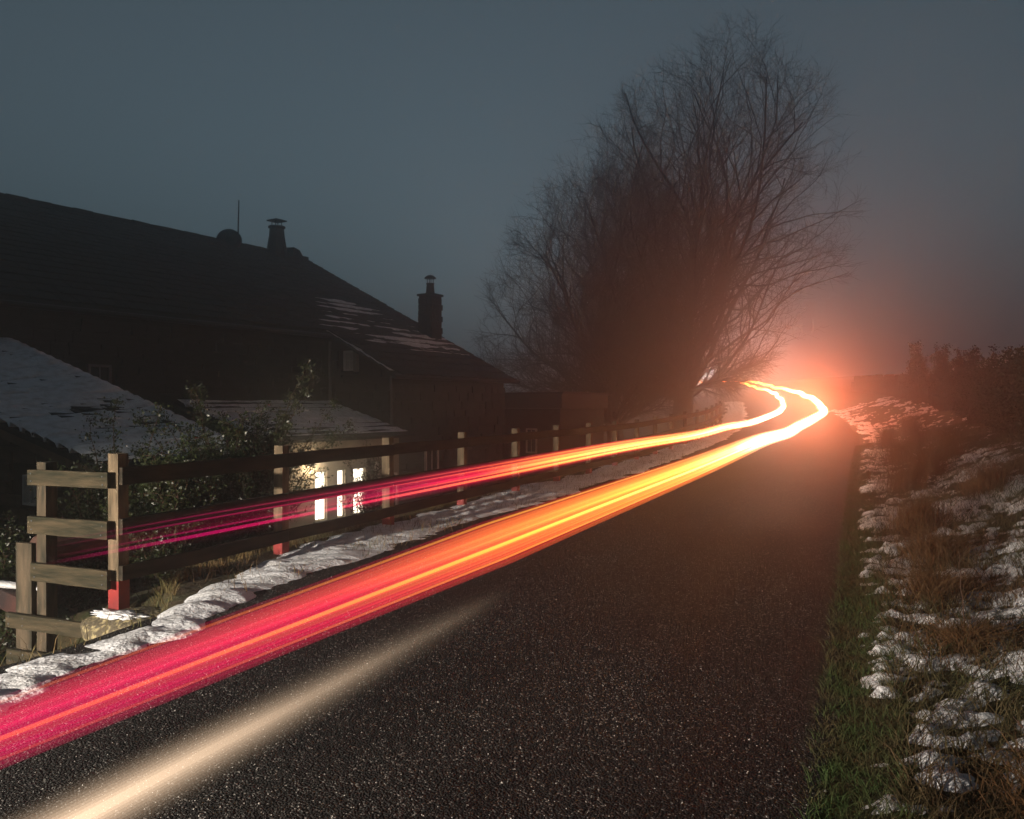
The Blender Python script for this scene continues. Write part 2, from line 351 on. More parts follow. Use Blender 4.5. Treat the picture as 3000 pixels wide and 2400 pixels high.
for i in range(len(posts) - 1):
    for zc_, hh in rz_:
        a, b = fp(posts[i], zc_), fp(posts[i + 1], zc_); a.x += .07; b.x += .07
        if i == 0: a.y -= .045
        d = b - a; b = a + d * .997; n_ = 5
        mb = MB(); pts = [a + (b - a) * (k / n_) for k in range(n_ + 1)]; vs = []
        for q in pts:
            wv = random.uniform(-.004, .004)
            for dx, dz in ((-.019, -hh / 2), (.019, -hh / 2), (.019, hh / 2), (-.019, hh / 2)): vs.append((q.x + dx, q.y, q.z + dz + wv))
        fs = [(0, 1, 2, 3), tuple(range(n_ * 4, n_ * 4 + 4))[::-1]] + [(k * 4 + j, k * 4 + (j + 1) % 4, k * 4 + 4 + (j + 1) % 4, k * 4 + 4 + j)[::-1] for k in range(n_) for j in range(4)]
        mb.add(vs, fs).build('rail', woody, fence)
# stile at the near end
st = empty('wooden_stile', (-5.9, 4.52, -.8)); tag(st, 'weathered wooden stile of horizontal boards facing the camera at the fence end', 'stile')
def sb(name, x0, x1, y, z0, z1, th, mat, par=st, tilt=0):
    x0 += 5.9; x1 += 5.9; z0 += .8; z1 += .8
    mb = MB(); n = 6; vs = []
    for k in range(n + 1):
        x = x0 + (x1 - x0) * k / n; dz = tilt * (k / n - .5) + random.uniform(-.0025, .0025)
        for dy, z in ((-th / 2, z0), (-th / 2, z1), (th / 2, z1), (th / 2, z0)): vs.append((x, y - 4.52 + dy, z + dz))
    fs = [(0, 1, 2, 3)[::-1], tuple(range(n * 4, n * 4 + 4))] + [(k * 4 + j, k * 4 + (j + 1) % 4, k * 4 + 4 + (j + 1) % 4, k * 4 + 4 + j) for k in range(n) for j in range(4)]
    return mb.add(vs, fs).build(name, mat, par, bevel=.003)
piece('post', MB().box((0, 0, .89), (.10, .10, 1.78), jit=.002).mesh('post', wood), (0, 0.01, -.02), parent=st)
MB().box((-.155, -.055, .44), (.175, .045, 1.36), jit=.002).build('wide_board', wood, st, bevel=.003)
nail = MB().lathe([(.006, 0), (.006, .004), (.002, .006)], n=8, rot=Matrix.Rotation(R(90), 3, 'X')).mesh('nail', leadm)
for x0, x1, z0, z1, yb in ((-5.985, -5.125, .785, .905, 4.44), (-5.985, -5.13, .405, .54, 4.44), (-5.95, -5.13, .035, .175, 4.44), (-6.19, -5.3, -.34, -.225, 4.405), (-6.18, -5.3, -.63, -.51, 4.405)):
    r_ = sb('rail', x0, x1, yb, z0, z1, .036, woodh, tilt=random.uniform(-.012, .012))
    for nx in (x0 + .05, x1 - .05 if x1 > -5.2 else x0 + .2):
        for q in (.25, .75): piece('nail', nail, (nx + 5.9 + random.uniform(-.008, .008), yb - 4.52 - .0185, z0 + .8 + (z1 - z0) * q), parent=r_)
# round timber end and low rail behind the stile board
lo = MB().lathe([(.0, -.6), (.115, -.6), (.12, 0), (.105, .02), (0, .022)], n=18, rot=Matrix.Rotation(R(90), 3, 'X') @ Matrix.Rotation(R(8), 3, 'Z')).build('round_timber', M('red_brown_timber', (.09, .045, .035), .9, (.05, .03, .025), 4, bump=.006), smooth=False)
lo.location = (-6.55, 4.95, .16); tag(lo, 'round end of a red-brown timber lying behind the wide stile board', 'timber')
lr = MB().box((0, 0, 0), (1.5, .12, .16), jit=.01).build('low_rail', M('dark_red_timber', (.07, .03, .025), .9, (.03, .02, .02), 4, bump=.006), bevel=.008)
lr.location = (-7.05, 4.85, -.22); lr.rotation_euler = (0, R(4), R(-12)); tag(lr, 'low dark red timber left of the stile with snow on top', 'timber')
def lump(name, c, s, mat, sub=3, amp=.25, fr=3., seed=0, flat=None, parent=None):
    bm = bmesh.new(); bmesh.ops.create_icosphere(bm, subdivisions=sub, radius=1)
    from mathutils import noise
    for v in bm.verts:
        d = noise.noise(v.co * fr + Vector((seed, seed * .7, 0))) * amp + noise.noise(v.co * fr * 3 + Vector((seed, 0, 5))) * amp * .35
        v.co *= (1 + d)
        if flat is not None:
            v.co.x = math.copysign(abs(v.co.x) ** flat, v.co.x); v.co.y = math.copysign(abs(v.co.y) ** flat, v.co.y); v.co.z = math.copysign(abs(v.co.z) ** flat, v.co.z)
        v.co = Vector((v.co.x * s[0], v.co.y * s[1], v.co.z * s[2]))
    me = bpy.data.meshes.new(name); bm.to_mesh(me); bm.free(); me.materials.append(mat)
    me.polygons.foreach_set('use_smooth', [True] * len(me.polygons))
    o = link(bpy.data.objects.new(name, me), parent); o.location = c; return o
tag(lump('snow_strip', (-6.75, 4.78, -.13), (.5, .06, .025), snowm, 3, .3), 'strip of snow on the low timber left of the stile', 'snow')
tag(lump('boulder', (-4.90, 4.52, -.26), (.42, .30, .135), rockm, 4, .14, 1.4, 3, .72), 'flat lichen-spotted boulder under the red foot of the corner post', 'boulder')
tag(lump('boulder', (-4.78, 4.40, -.53), (.30, .26, .15), rockm2, 4, .16, 1.6, 9, .75), 'dark rounded boulder wedged beneath the flat lichened one', 'boulder')
tag(lump('boulder', (-4.42, 4.42, -.42), (.22, .24, .13), rockm2, 4, .2, 1.6, 19, .8), 'small mossy boulder between the flat boulder and the snow', 'boulder')
tag(lump('boulder', (-5.0, 4.35, -.80), (.34, .25, .15), rockm2, 4, .16, 1.6, 29, .75), 'lowest dark boulder at the foot of the stone heap', 'boulder')
tag(lump('snow_strip', (-4.98, 4.40, -.125), (.20, .085, .016), snowm, 4, .75, 3.2, 4), 'thin snow lying on the flat boulder round the red post foot', 'snow')

# ------------------------------------------------------------------ farmhouse
HB = R(8.8); HO = Vector((-19.13, 25.25, 0))
house = empty('stone_farmhouse', HO, -HB); tag(house, 'dark stone farmhouse with a long snow-flecked slate roof below the lane', 'farmhouse')
def hw(x, y): return (HO.x + x * math.cos(HB) + y * math.sin(HB), HO.y - x * math.sin(HB) + y * math.cos(HB))
GB = -2.3; SL = 4.54 / 8.94; RZ = 6.9; Y0 = -15.5
def rz(x): return RZ - SL * x
# wall cores (local x towards the lane, y away along the ridge)
def prism(poly, y0, y1):
    n = len(poly); vs = [(x, y0, z) for x, z in poly] + [(x, y1, z) for x, z in poly]
    return vs, [tuple(range(n)), tuple(range(n, 2 * n))[::-1]] + [(i, i + n, (i + 1) % n + n, (i + 1) % n) for i in range(n)]
wb = MB(); wb.add(*prism([(6.7, GB), (6.7, rz(6.7) - .1), (0, RZ - .1), (-6, rz(6) - .1), (-6, GB)], Y0, 0))
wb.add(*prism([(6.705, GB), (8.85, GB), (8.85, rz(8.85) - .1), (6.705, rz(6.705) - .1)], -5.5, -.002))
wb.build('wall', mortar, house)
me_roof = MB(); sk = [(-6.4, rz(6.4) - .05), (0, RZ - .02), (6.95, rz(6.95) - .03), (6.95, rz(6.95) - .10), (0, RZ - .1), (-6.4, rz(6.4) - .12)]
me_roof.add(*prism(sk, Y0 - .1, .15)); me_roof.add(*prism([(6.9, rz(6.9) - .035), (9.15, rz(9.15) - .035), (9.15, rz(9.15) - .10), (6.9, rz(6.9) - .10)], -5.75, .145))
roof = me_roof.build('roof', slatem, house)
CAM = np.array([0, 0, 1.4])
def bulk(name_one, parent, rects, mat, limit=300, me_unit=None, origin=None):
    """rects: list of (loc, rot, scale) local to parent; nearest ones single, rest joined as stuff"""
    mw = parent.matrix_basis if parent.parent is None else parent.parent.matrix_basis
    rects.sort(key=lambda r: (mw @ Vector(r[0]) - Vector(CAM)).length)
    for r in rects[:limit]: piece(name_one, me_unit[random.randrange(len(me_unit))], *r, parent=parent)
    if len(rects) > limit:
        mb = MB()
        for loc, rot, s in rects[limit:]:
            from mathutils import Euler
            mb.box(loc, s, Euler(rot).to_matrix(), jit=.006)
        o = mb.build(name_one, mat, parent); tag(o, kind='stuff')
slu = [MB().box((0, 0, 0), (1, 1, 1), jit=.04).mesh('slate', slatem) for _ in range(5)]
stu = [MB().box((0, 0, 0), (1, 1, 1), jit=.05).mesh('stone', stonem) for _ in range(6)]
def slates(xa, xb, ya, yb, zf, ang, g0=.26, g1=.4):
    out = []; x = xa
    while x < xb - .05:
        g = g0 + (g1 - g0) * (x - xa) / (xb - xa); y = ya + random.uniform(0, .2)
        while y < yb - .05:
            w_ = min(random.uniform(.32, .62), yb - y); L_ = g * 1.35
            out.append(((x + g * .35, y + w_ / 2, zf(x + g * .35, y) + .022 + random.uniform(-.006, .008)), (0, ang - R(3.2), random.uniform(-.02, .02)), (L_, w_ - .012, .035)))
            y += w_
        x += g
    return out
ang = math.atan(SL)
S = slates(.1, 6.85, Y0, .12, lambda x, y: rz(x), ang) + slates(6.9, 9.05, -5.7, .12, lambda x, y: rz(x), ang, .36, .45)
bulk('slate', roof, S, slatem, 300, slu)
# ridge stones
for k in range(26):
    MB().box((0, Y0 + .3 + k * .6, RZ + .02), (.34, .58, .12), jit=.012).build('ridge_stone', slatem, roof)
def courses(face, a0, a1, z0, z1f, holes=(), fixed=0, dep=.1):
    """face 'x' : wall plane x=fixed running along y ; 'y' : plane y=fixed along x"""
    out = []; z = z0
    while True:
        h = random.uniform(.16, .27); a = a0 - random.uniform(0, .3)
        if z + h > max(z1f(a0), z1f(a1)): break
        while a < a1:
            w_ = random.uniform(.28, .62); b0, b1 = max(a, a0), min(a + w_, a1); c = (b0 + b1) / 2
            ok = b1 - b0 > .08 and z + h < z1f(c) - .02 and not any(b1 > hx0 and b0 < hx1 and z + h > hz0 and z < hz1 for hx0, hx1, hz0, hz1 in holes)
            if ok:
                dd = dep + random.uniform(-.03, .03); s = b1 - b0 - .022
                out.append(((fixed, c, z + h / 2), (0, 0, 0), (dd, s, h - .02)) if face == 'x' else ((c, fixed, z + h / 2), (0, 0, 0), (s, dd, h - .02)))
            a += w_
        z += h
    return out
W1 = (7.26, 7.72, 2.32, 2.92)
ST = courses('y', 6.75, 8.85, .6, lambda x: rz(x) - .18, [W1], -5.52)
ST += courses('x', -5.5, 0, -2, lambda y: rz(8.85) - .14, [(-4.2, -3.5, -.6, .5)], 8.86)
ST += courses('x', Y0, -5.62, 1.0, lambda y: rz(6.7) - .14, [(-12.5, -11.9, 1.5, 2.3)], 6.71)
wallo = [o for o in house.children if o.name.startswith('wall')][0]
bulk('stone', wallo, ST, stonem, 300, stu)
def window(par, cx, cz, y, w_, h, axis, lit=None, bars=(1, 1), frame=.05, dep=.06, fm=whitew, mull=.02):
    """axis 'x': window plane faces +x at x=y ; axis 'y': faces -y at y=y"""
    def bx(mb, a, z, wa, hz, d, off=0):
        if axis == 'x': mb.box((y + off, a, z), (d, wa, hz))
        else: mb.box((a, y - off, z), (wa, d, hz))
    f = MB()
    bx(f, cx - w_ / 2 + frame / 2, cz, frame, h, dep); bx(f, cx + w_ / 2 - frame / 2, cz, frame, h, dep)
    bx(f, cx, cz - h / 2 + frame / 2, w_ - 2 * frame, frame, dep); bx(f, cx, cz + h / 2 - frame / 2, w_ - 2 * frame, frame, dep)
    fo = f.build('window', fm, par)
    g = MB(); bx(g, cx, cz, w_ - 2 * frame, h - 2 * frame, .012, -.01); g.build('pane', lit or glassm, fo)
    for k in range(1, bars[0]): b = MB(); bx(b, cx - w_ / 2 + w_ * k / bars[0], cz, mull, h - 2 * frame, .03, .006); b.build('glazing_bar', fm, fo)
    for k in range(1, bars[1]): b = MB(); bx(b, cx, cz - h / 2 + h * k / bars[1], w_ - 2 * frame, mull, .026, .006); b.build('glazing_bar', fm, fo)
    return fo
window(house, 7.49, 2.62, -5.58, .42, .54, 'y', curtm, (2, 2))
MB().box((7.49, -5.62, 2.28), (.56, .14, .07)).build('window_sill', stonem, house)
MB().box((7.73, -5.60, 2.62), (.10, .12, .6)).build('window_jamb', plaster, house)
window(house, -12.2, 1.9, 6.78, .5, .7, 'x', glassm, (2, 1), fm=leadm)
window(house, -3.85, -.05, 8.92, .6, .9, 'x', glassm, (2, 1))
MB().tube([(6.90, -5.72, rz(6.9) - .25), (6.9, -5.72, 1.55)], .04, 8).build('drainpipe', leadm, house)
MB().tube([(8.95, -5.62, rz(8.9) - .2), (8.98, -5.62, -2)], .035, 8).build('drainpipe', leadm, house)
MB().tube([(9.2, -5.8, rz(9.2) - .06), (9.2, .35, rz(9.2) - .06)], .06, 8).build('gutter', blackm, house)
MB().tube([(7.0, Y0, rz(7.0) - .06), (7.0, -5.8, rz(7.0) - .06)], .06, 8).build('gutter', blackm, house)
# chimney near the gable, with cowl
ch = MB().box((6.35, -.55, 4.06), (.50, .56, 1.9), jit=.01).build('chimney', mortar, house)
CS = []
for k in range(9):
    z = 3.3 + k * .19; o_k = .03 if k % 2 else -.03
    for a in range(3): CS.append(((6.35 - .17 + a * .17, -.845, z), (0, 0, 0), (.16, .05, .175)))
    for a in range(3): CS.append(((6.615, -.73 + a * .18 + o_k, z), (0, 0, 0), (.05, .165, .175)))
for r_ in CS: piece('stone', stu[random.randrange(6)], *r_, parent=ch)
MB().box((6.35, -.55, 5.03), (.60, .66, .07), jit=.006).build('cap_stone', stonem, ch)
MB().lathe([(.15, 5.06), (.14, 5.16), (.12, 5.38), (.14, 5.42), (.11, 5.43)], (6.35, -.55, 0)).build('chimney_pot', stonem, ch, smooth=False)
for a in range(4):
    q = a * math.pi / 2 + .4; MB().tube([(6.35 + .10 * math.cos(q), -.55 + .10 * math.sin(q), 5.42), (6.35 + .10 * math.cos(q), -.55 + .10 * math.sin(q), 5.60)], .012, 5).build('cowl_leg', blackm, ch)
MB().lathe([(.20, 5.58), (.18, 5.62), (.10, 5.68), (.01, 5.70)], (6.35, -.55, 0)).build('cowl', blackm, ch, smooth=True)
# tapered stack near the ridge end
c2 = MB(); c2.lathe([(.42, 6.6), (.36, 6.95), (.27, 7.5), (.25, 7.75), (.30, 7.77), (.30, 7.84), (.24, 7.85)], (.15, -1.45, 0), 8); c2 = c2.build('tapered_chimney', stonem, house)
for a in range(4):
    q = a * math.pi / 2 + .6; MB().tube([(.15 + .17 * math.cos(q), -1.45 + .17 * math.sin(q), 7.84), (.15 + .17 * math.cos(q), -1.45 + .17 * math.sin(q), 8.02)], .016, 5).build('cowl_leg', blackm, c2)
MB().box((.15, -1.45, 8.04), (.5, .5, .04)).build('cowl', blackm, c2)
MB().box((.15, -.75, 6.95), (.7, .5, .35), jit=.08, taper=.25).build('ridge_block', stonem, house)
# satellite dish and aerial pole at the ridge
ds = empty('satellite_dish', (*hw(.1, -3.5), 7.0), -HB + R(46)); tag(ds, 'dark rounded satellite dish showing above the farmhouse ridge', 'satellite dish')
dd_ = MB().lathe([(.42, .0), (.38, .07), (.24, .15), (.02, .19), (.02, .17), (.22, .13), (.36, .05), (.40, .0)], n=24, rot=Matrix.Rotation(R(74), 3, 'X')); dd_.build('dish', blackm, ds, smooth=True)
MB().tube([(0, 0, -.05), (0, .12, -.4)], .03, 6).build('bracket', leadm, ds)
ap = MB().tube([(0, 0, 0), (.01, 0, .8), (.045, 0, 1.62)], [.028, .024, .018], 6); ap = ap.build('aerial_pole', leadm); ap.location = (*hw(.25, -3.25), 6.75); ap.rotation_euler = (0, 0, -HB)
tag(ap, 'thin leaning aerial pole rising behind the satellite dish on the ridge', 'aerial')
# low extension with the lit windows
ext = empty('lean_to', (*hw(0, 0), 0), -HB); tag(ext, 'low cream lean-to with snowy roof and three brightly lit windows', 'lean-to')
def ez(x): return 1.50 - (x - 6.75) * .29
wi = [(-8.56, -8.18), (-7.84, -7.58), (-7.30, -6.86)]; ww = MB(); zb, ztp = -1.22, -.10
segs = [(-10.4, wi[0][0])] + [(wi[k][1], wi[k + 1][0]) for k in range(2)] + [(wi[2][1], -5.6)]
for a, b in segs: ww.box((9.05, (a + b) / 2, (GB + ez(9.05) - .06) / 2), (.3, b - a, ez(9.05) - .06 - GB))
for a, b in wi:
    ww.box((9.05, (a + b) / 2, (GB + zb) / 2), (.3, b - a, zb - GB)); ww.box((9.05, (a + b) / 2, (ztp + ez(9.05) - .06) / 2), (.3, b - a, ez(9.05) - .06 - ztp))
ww.build('wall', plaster, ext)
MB().box((7.8, -10.32, (GB + .4) / 2), (2.2, .2, .4 - GB)).build('end_wall', plaster, ext)
for a, b in wi:
    window(ext, (a + b) / 2, (zb + ztp) / 2, 9.11, b - a - .01, ztp - zb - .01, 'x', litm, (2, 1), .018, mull=.007)
    MB().box((9.23, (a + b) / 2, zb - .04), (.12, b - a + .12, .06)).build('window_sill', stonem, ext)
pf = MB(); pf.box((9.23, -6.50, -.66), (.1, .09, 1.35)); pf.build('door_post', whitew, ext)
window(ext, -5.95, -.8, 9.235, .42, 1.0, 'x', glassm, (1, 2), .05)
er = MB().add(*prism([(6.75, ez(6.75) - .02), (9.5, ez(9.5) - .02), (9.5, ez(9.5) - .1), (6.75, ez(6.75) - .1)], -10.5, -5.53)).build('roof', slatem, ext)
ES = slates(6.8, 9.45, -10.4, -5.6, lambda x, y: ez(x), math.atan(.29), .3, .36)
bulk('slate', er, ES, slatem, 260, slu)
# snow on roofs as lying sheets
def roof_snow(name, xa, xb, ya, yb, zf, g, thr, seed, label, region=None, off=.05, thick=.05):
    xs = np.arange(xa, xb, .03); ys_ = np.arange(ya, yb, .05); X, Yl = np.meshgrid(xs, ys_, indexing='ij')
    row = (X - xa) / g; ph = row - np.floor(row)
    n = fbm(X * 1.1, Yl * .55, seed, 4); n2_ = fbm(Yl * 1.2, np.floor(row) * 3.7, seed + 5, 3)
    m = (n - thr) * 2.2 + (n2_ - .5) * 1.3 - 3.6 * np.where(ph > .74, (ph - .74) / .26, 0) * np.clip(2.6 * n2_ - .45, 0, 1) - .25 * (ph < .06)
    if region is not None: m = m + region(X, Yl)
    e = np.minimum(np.minimum(X - xa, xb - X), np.minimum(Yl - ya, yb - Yl)); m = np.minimum(m, e * 6 - .05)
    Zl = zf(X, Yl) + off + np.clip(m, -1.2, .8) * thick * .9 - .035 * (ph - .5)
    Wx = HO.x + X * math.cos(HB) + Yl * math.sin(HB); Wy = HO.y - X * math.sin(HB) + Yl * math.cos(HB)
    tag(grid(name, Wx, Wy, Zl, snowm, smooth=False, road=False), label, 'snow', kind='stuff')
roof_snow('roof_snow', 6.8, 9.5, -10.4, -5.6, lambda x, y: ez(x), .33, .33, 11, 'snow covering the lean-to roof above the lit windows')
roof_snow('roof_snow', 4.2, 9.0, -5.7, .1, lambda x, y: rz(x), .37, .60, 14, 'streaks of snow caught on the farmhouse slates beside the chimney', lambda x, y: -.9 * np.clip(((x - 6.0) / 1.6) ** 2 + ((y + 2.3) / 2.6) ** 2 - .5, 0, 3) + .12, .045)

# near outbuilding with the snowy roof
def sz(x, y): # twisted plane
    f = (y + 16.24) / 2.34; a = (13.56 - x) / 7.26
    return (.67 + 1.58 * a) * (1 - f) + (.66 + 2.09 * a) * f
shed = empty('stone_outbuilding', (*hw(0, 0), 0), -HB); tag(shed, 'small stone outbuilding with thick blue-white snow on its roof, at the left edge', 'outbuilding')
def swall(y, thk): return prism([(6.4, GB), (13.3, GB), (13.3, sz(13.3, y) - .1), (6.4, sz(6.4, y) - .1)], y, y + thk)
sw = MB().add(*swall(-16.05, 2.0)); sw = sw.build('wall', mortar, shed)
SW = (11.42, 11.80, .06, .50)
SS = courses('y', 8.5, 13.3, -1.6, lambda x: sz(x, -16.2) - .14, [(x0 - .02, x1 + .02, z0 - .03, z1 + .03) for x0, x1, z0, z1 in (SW,)], -16.07, .08)
bricku = [MB().box((0, 0, 0), (1, 1, 1), jit=.04).mesh('stone', M('brown_walling_stone', (.10, .075, .055), .95, (.06, .045, .035), 3, bump=.008)) for _ in range(3)]
bulk('stone', sw, SS, stonem, 300, bricku)
MB().add([(8.2, -16.2, sz(8.2, -16.2) - .10), (13.4, -16.2, sz(13.4, -16.2) - .10), (13.4, -16.2, sz(13.4, -16.2) - .26), (8.2, -16.2, sz(8.2, -16.2) - .26),
          (8.2, -16.13, sz(8.2, -16.2) - .10), (13.4, -16.13, sz(13.4, -16.2) - .10), (13.4, -16.13, sz(13.4, -16.2) - .26), (8.2, -16.13, sz(8.2, -16.2) - .26)],
         [(0, 3, 2, 1), (4, 5, 6, 7), (0, 1, 5, 4), (3, 7, 6, 2), (1, 2, 6, 5), (0, 4, 7, 3)]).build('bargeboard', M('tan_bargeboard', (.16, .13, .09), .9, (.1, .08, .06), 4), shed)
window(shed, 11.61, .28, -16.12, .34, .40, 'y', curtm, (2, 1), .035, fm=whitew)
srv = []
for yv in (-16.3, -13.85):
    for xv in (6.3, 13.56): srv.append((xv, yv, sz(xv, yv) - .01)); srv.append((xv, yv, sz(xv, yv) - .09))
sr = MB().add(srv, [(0, 2, 6, 4), (1, 5, 7, 3), (0, 1, 3, 2), (4, 6, 7, 5), (2, 3, 7, 6), (0, 4, 5, 1)]).build('roof', slatem, shed)
bulk('slate', sr, slates(6.4, 13.5, -16.3, -13.9, sz, math.atan(.25), .26, .30), slatem, 300, slu)
roof_snow('roof_snow', 6.4, 13.5, -16.3, -13.9, sz, .28, .30, 33, 'thick blue-white snow on the outbuilding roof at the left edge', lambda x, y: .5 * np.clip((y + 14.25) * 4, 0, 1) - .1 + .1 * np.clip(-(y + 15.8) * 3, -1, 0), .05, .06)

# far low building past the farmhouse gable
fb = empty('flat_roofed_building', (-14.6, 33.2, -1.6), R(-8.8)); tag(fb, 'low flat-roofed building beyond the farmhouse gable, half lost in fog', 'building')
MB().box((1.6, 0, 1.3), (5.0, 4, 3.2)).build('wall', stonem, fb); MB().box((1.6, 0, 3.2), (5.3, 4.3, .55), jit=.01).build('roof', M('pale_fascia', (.05, .048, .046), .9), fb)
MB().box((1.6, 0, 3.52), (5.5, 4.5, .08)).build('roof_edge', slatem, fb)
for k, x in enumerate((-.3, 1.2, 2.8)): window(fb, x, 1.6, -2.03, .5, 1.0, 'y', glassm, (2, 1), .06)
nb = MB().box((0, 0, 0), (.5, .04, .45)).build('notice_board', whitew); nb.location = (-14.3, 31.0, 2.05); nb.rotation_euler = (0, 0, R(15)); tag(nb, 'small pale board on the end of the low building by the farmhouse', 'sign')
for k in range(4):
    b_ = MB().box((0, -.024, .13 - k * .085), (.34 - .05 * k, .006, .03)).build('text_line', blackm, nb)

# ------------------------------------------------------------------ bare beech trees
def tree(base, tr, env, label, nstem, seed, hfork, lean=0):
    rnd = random.Random(seed); P3 = []; twigs = []; root = empty('beech_tree', base); tag(root, label, 'tree', 'bare beech trees beside the lane')
    V = []; F = []
    def tube(pts, r0, r1, n):
        k = len(V); m = len(pts)
        for i, p in enumerate(pts):
            d = (pts[min(i + 1, m - 1)] - pts[max(i - 1, 0)]).normalized(); a = d.cross(Vector((.2, .9, .1)));
            if a.length < .05: a = d.cross(Vector((1, 0, 0)))
            a.normalize(); b = d.cross(a); r = r0 + (r1 - r0) * i / (m - 1)
            for j in range(n):
                q = 2 * math.pi * j / n; V.append(p + (a * math.cos(q) + b * math.sin(q)) * r)
        for i in range(m - 1):
            for j in range(n): F.append((k + i * n + j, k + i * n + (j + 1) % n, k + (i + 1) * n + (j + 1) % n, k + (i + 1) * n + j))
    def reach(p, d):
        lo, hi = 0, 20
        for _ in range(12):
            mid = (lo + hi) / 2
            if env(p + d * mid): lo = mid
            else: hi = mid
        return lo
    def branch(p, d, L, r, lev):
        n = max(3, int(L / (.8 if lev < 2 else .35))); n = min(n, 14); pts = [p.copy()]; q = p.copy(); dd = d.copy(); step = L / n
        trop = .02 if d.z > .5 else (-.02 if lev == 1 else .0)
        for i in range(n):
            j = .09 if lev < 2 else .16
            dd = (dd + Vector((rnd.gauss(0, j), rnd.gauss(0, j), rnd.gauss(0, j * .7) + (trop if lev < 3 else .02)))).normalized()
            q = q + dd * step
            if lev <= 2 and i > 0 and (i > 2 or lev == 2) and not env(q): break
            pts.append(q.copy())
        n = len(pts) - 1
        if n < 1: return
        tube(pts, r, r * .22 if lev < 4 else r * .5, [9, 6, 4, 3, 3][lev])
        if lev >= 4: return
        cnt = [0, 14, 9, 8, 0][lev] if lev else 0
        for c in range(cnt):
            s = (.12 if lev == 1 else .15) + (.86 if lev == 1 else .82) * (c + rnd.random() * .8) / cnt; s = min(s, .98)
            i = min(int(s * n), n - 1); pp = pts[i].lerp(pts[i + 1], s * n - i)
            ax = (pts[i + 1] - pts[i]).normalized(); side = ax.cross(Vector((rnd.gauss(0, 1), rnd.gauss(0, 1), rnd.gauss(0, 1)))).normalized()
            an = R(rnd.uniform(24, 56)); nd = (ax * math.cos(an) + side * math.sin(an)); nd.z += .10; nd.normalize()
            rc = reach(pp, nd)
            if rc < .25 and lev < 3: continue
            if lev == 1: LL = min(rc * rnd.uniform(.75, 1.0), L * rnd.uniform(.35, .62) + 1.2)
            elif lev == 2: LL = min(rc, L * rnd.uniform(.35, .6) + .4, 2.8)
            else: LL = rnd.uniform(.45, 1.05)
            if LL < .2: continue
            branch(pp, nd, LL, max(r * (1 - s * .7) * (.5 if lev < 2 else .5), .007), lev + 1)
    # trunk
    fork = Vector((lean * .3, 0, hfork)); tube([Vector((0, 0, -.6)), Vector((0, 0, .2)), Vector((lean * .1, 0, hfork * .5)), fork], tr * 1.35, tr * .9, 12)
    mb = MB(); mb.v = [tuple(v) for v in V]; mb.f = F[:]; mb.build('trunk', bark, root, smooth=True); V.clear(); F.clear()
    for s in range(nstem):
        az = 2 * math.pi * (s + rnd.random() * .6) / nstem; el = R([rnd.uniform(3, 15), rnd.uniform(13, 32), rnd.uniform(32, 56), rnd.uniform(56, 84)][s % 4]); az += 2.4 * (s % 4)
        d = Vector((math.cos(az) * math.sin(el), math.sin(az) * math.sin(el), math.cos(el))); p0 = Vector((lean * .2, 0, hfork * rnd.uniform(.55, 1)))
        L = reach(p0, d) * rnd.uniform(.86, .98)
        branch(p0, d, L, tr * rnd.uniform(.22, .38), 1)
    npmesh('crown', [tuple(v) for v in V], F, bark, root, smooth=True)
    print('TREE', len(F)); return len(F)
# crown envelopes (height over radius) in each tree's own space
def envp(p, zz, left, right, dep):
    x, y, z = p; xr = x * .921 + y * .389; yr = -x * .389 + y * .921
    if z < 1.6 or z > zz[-1]: return False
    a = np.interp(z, zz, left); b = np.interp(z, zz, right); m = (a + b) / 2; h = (b - a) / 2
    return ((xr - m) / h) ** 2 + (yr / (h * dep)) ** 2 < 1
def envA(p): return envp(p, [0, 2, 6.5, 10, 13.5, 16, 17.8, 19.3], [-4.5, -7.2, -7.8, -6.8, -5.2, -3.4, -2.2, -.2], [2.5, 3.5, 4.2, 4.2, 3.8, 2.8, 2.0, .2], .8)
def envB(p): return envp(p, [0, 3, 7, 10.5, 13.5, 16.5, 20, 21.8, 22.9], [-3, -5, -6, -6.2, -6, -4.9, -1.8, .6, 2], [1, 4.2, 8.8, 9.7, 9.8, 9.4, 7.4, 5.4, 2.6], .8)
tree((-12.2, 43.6, GZ(-12.2, 43.6)), .42, envA, 'shorter spreading bare beech on the left of the pair in fog', 27, 5, 1.8, -1.0)
tree((-9.0, 45.6, GZ(-9.0, 45.6)), .52, envB, 'tallest bare beech, domed crown, right of the pair beside the lane', 30, 11, 2.2, 0.6)

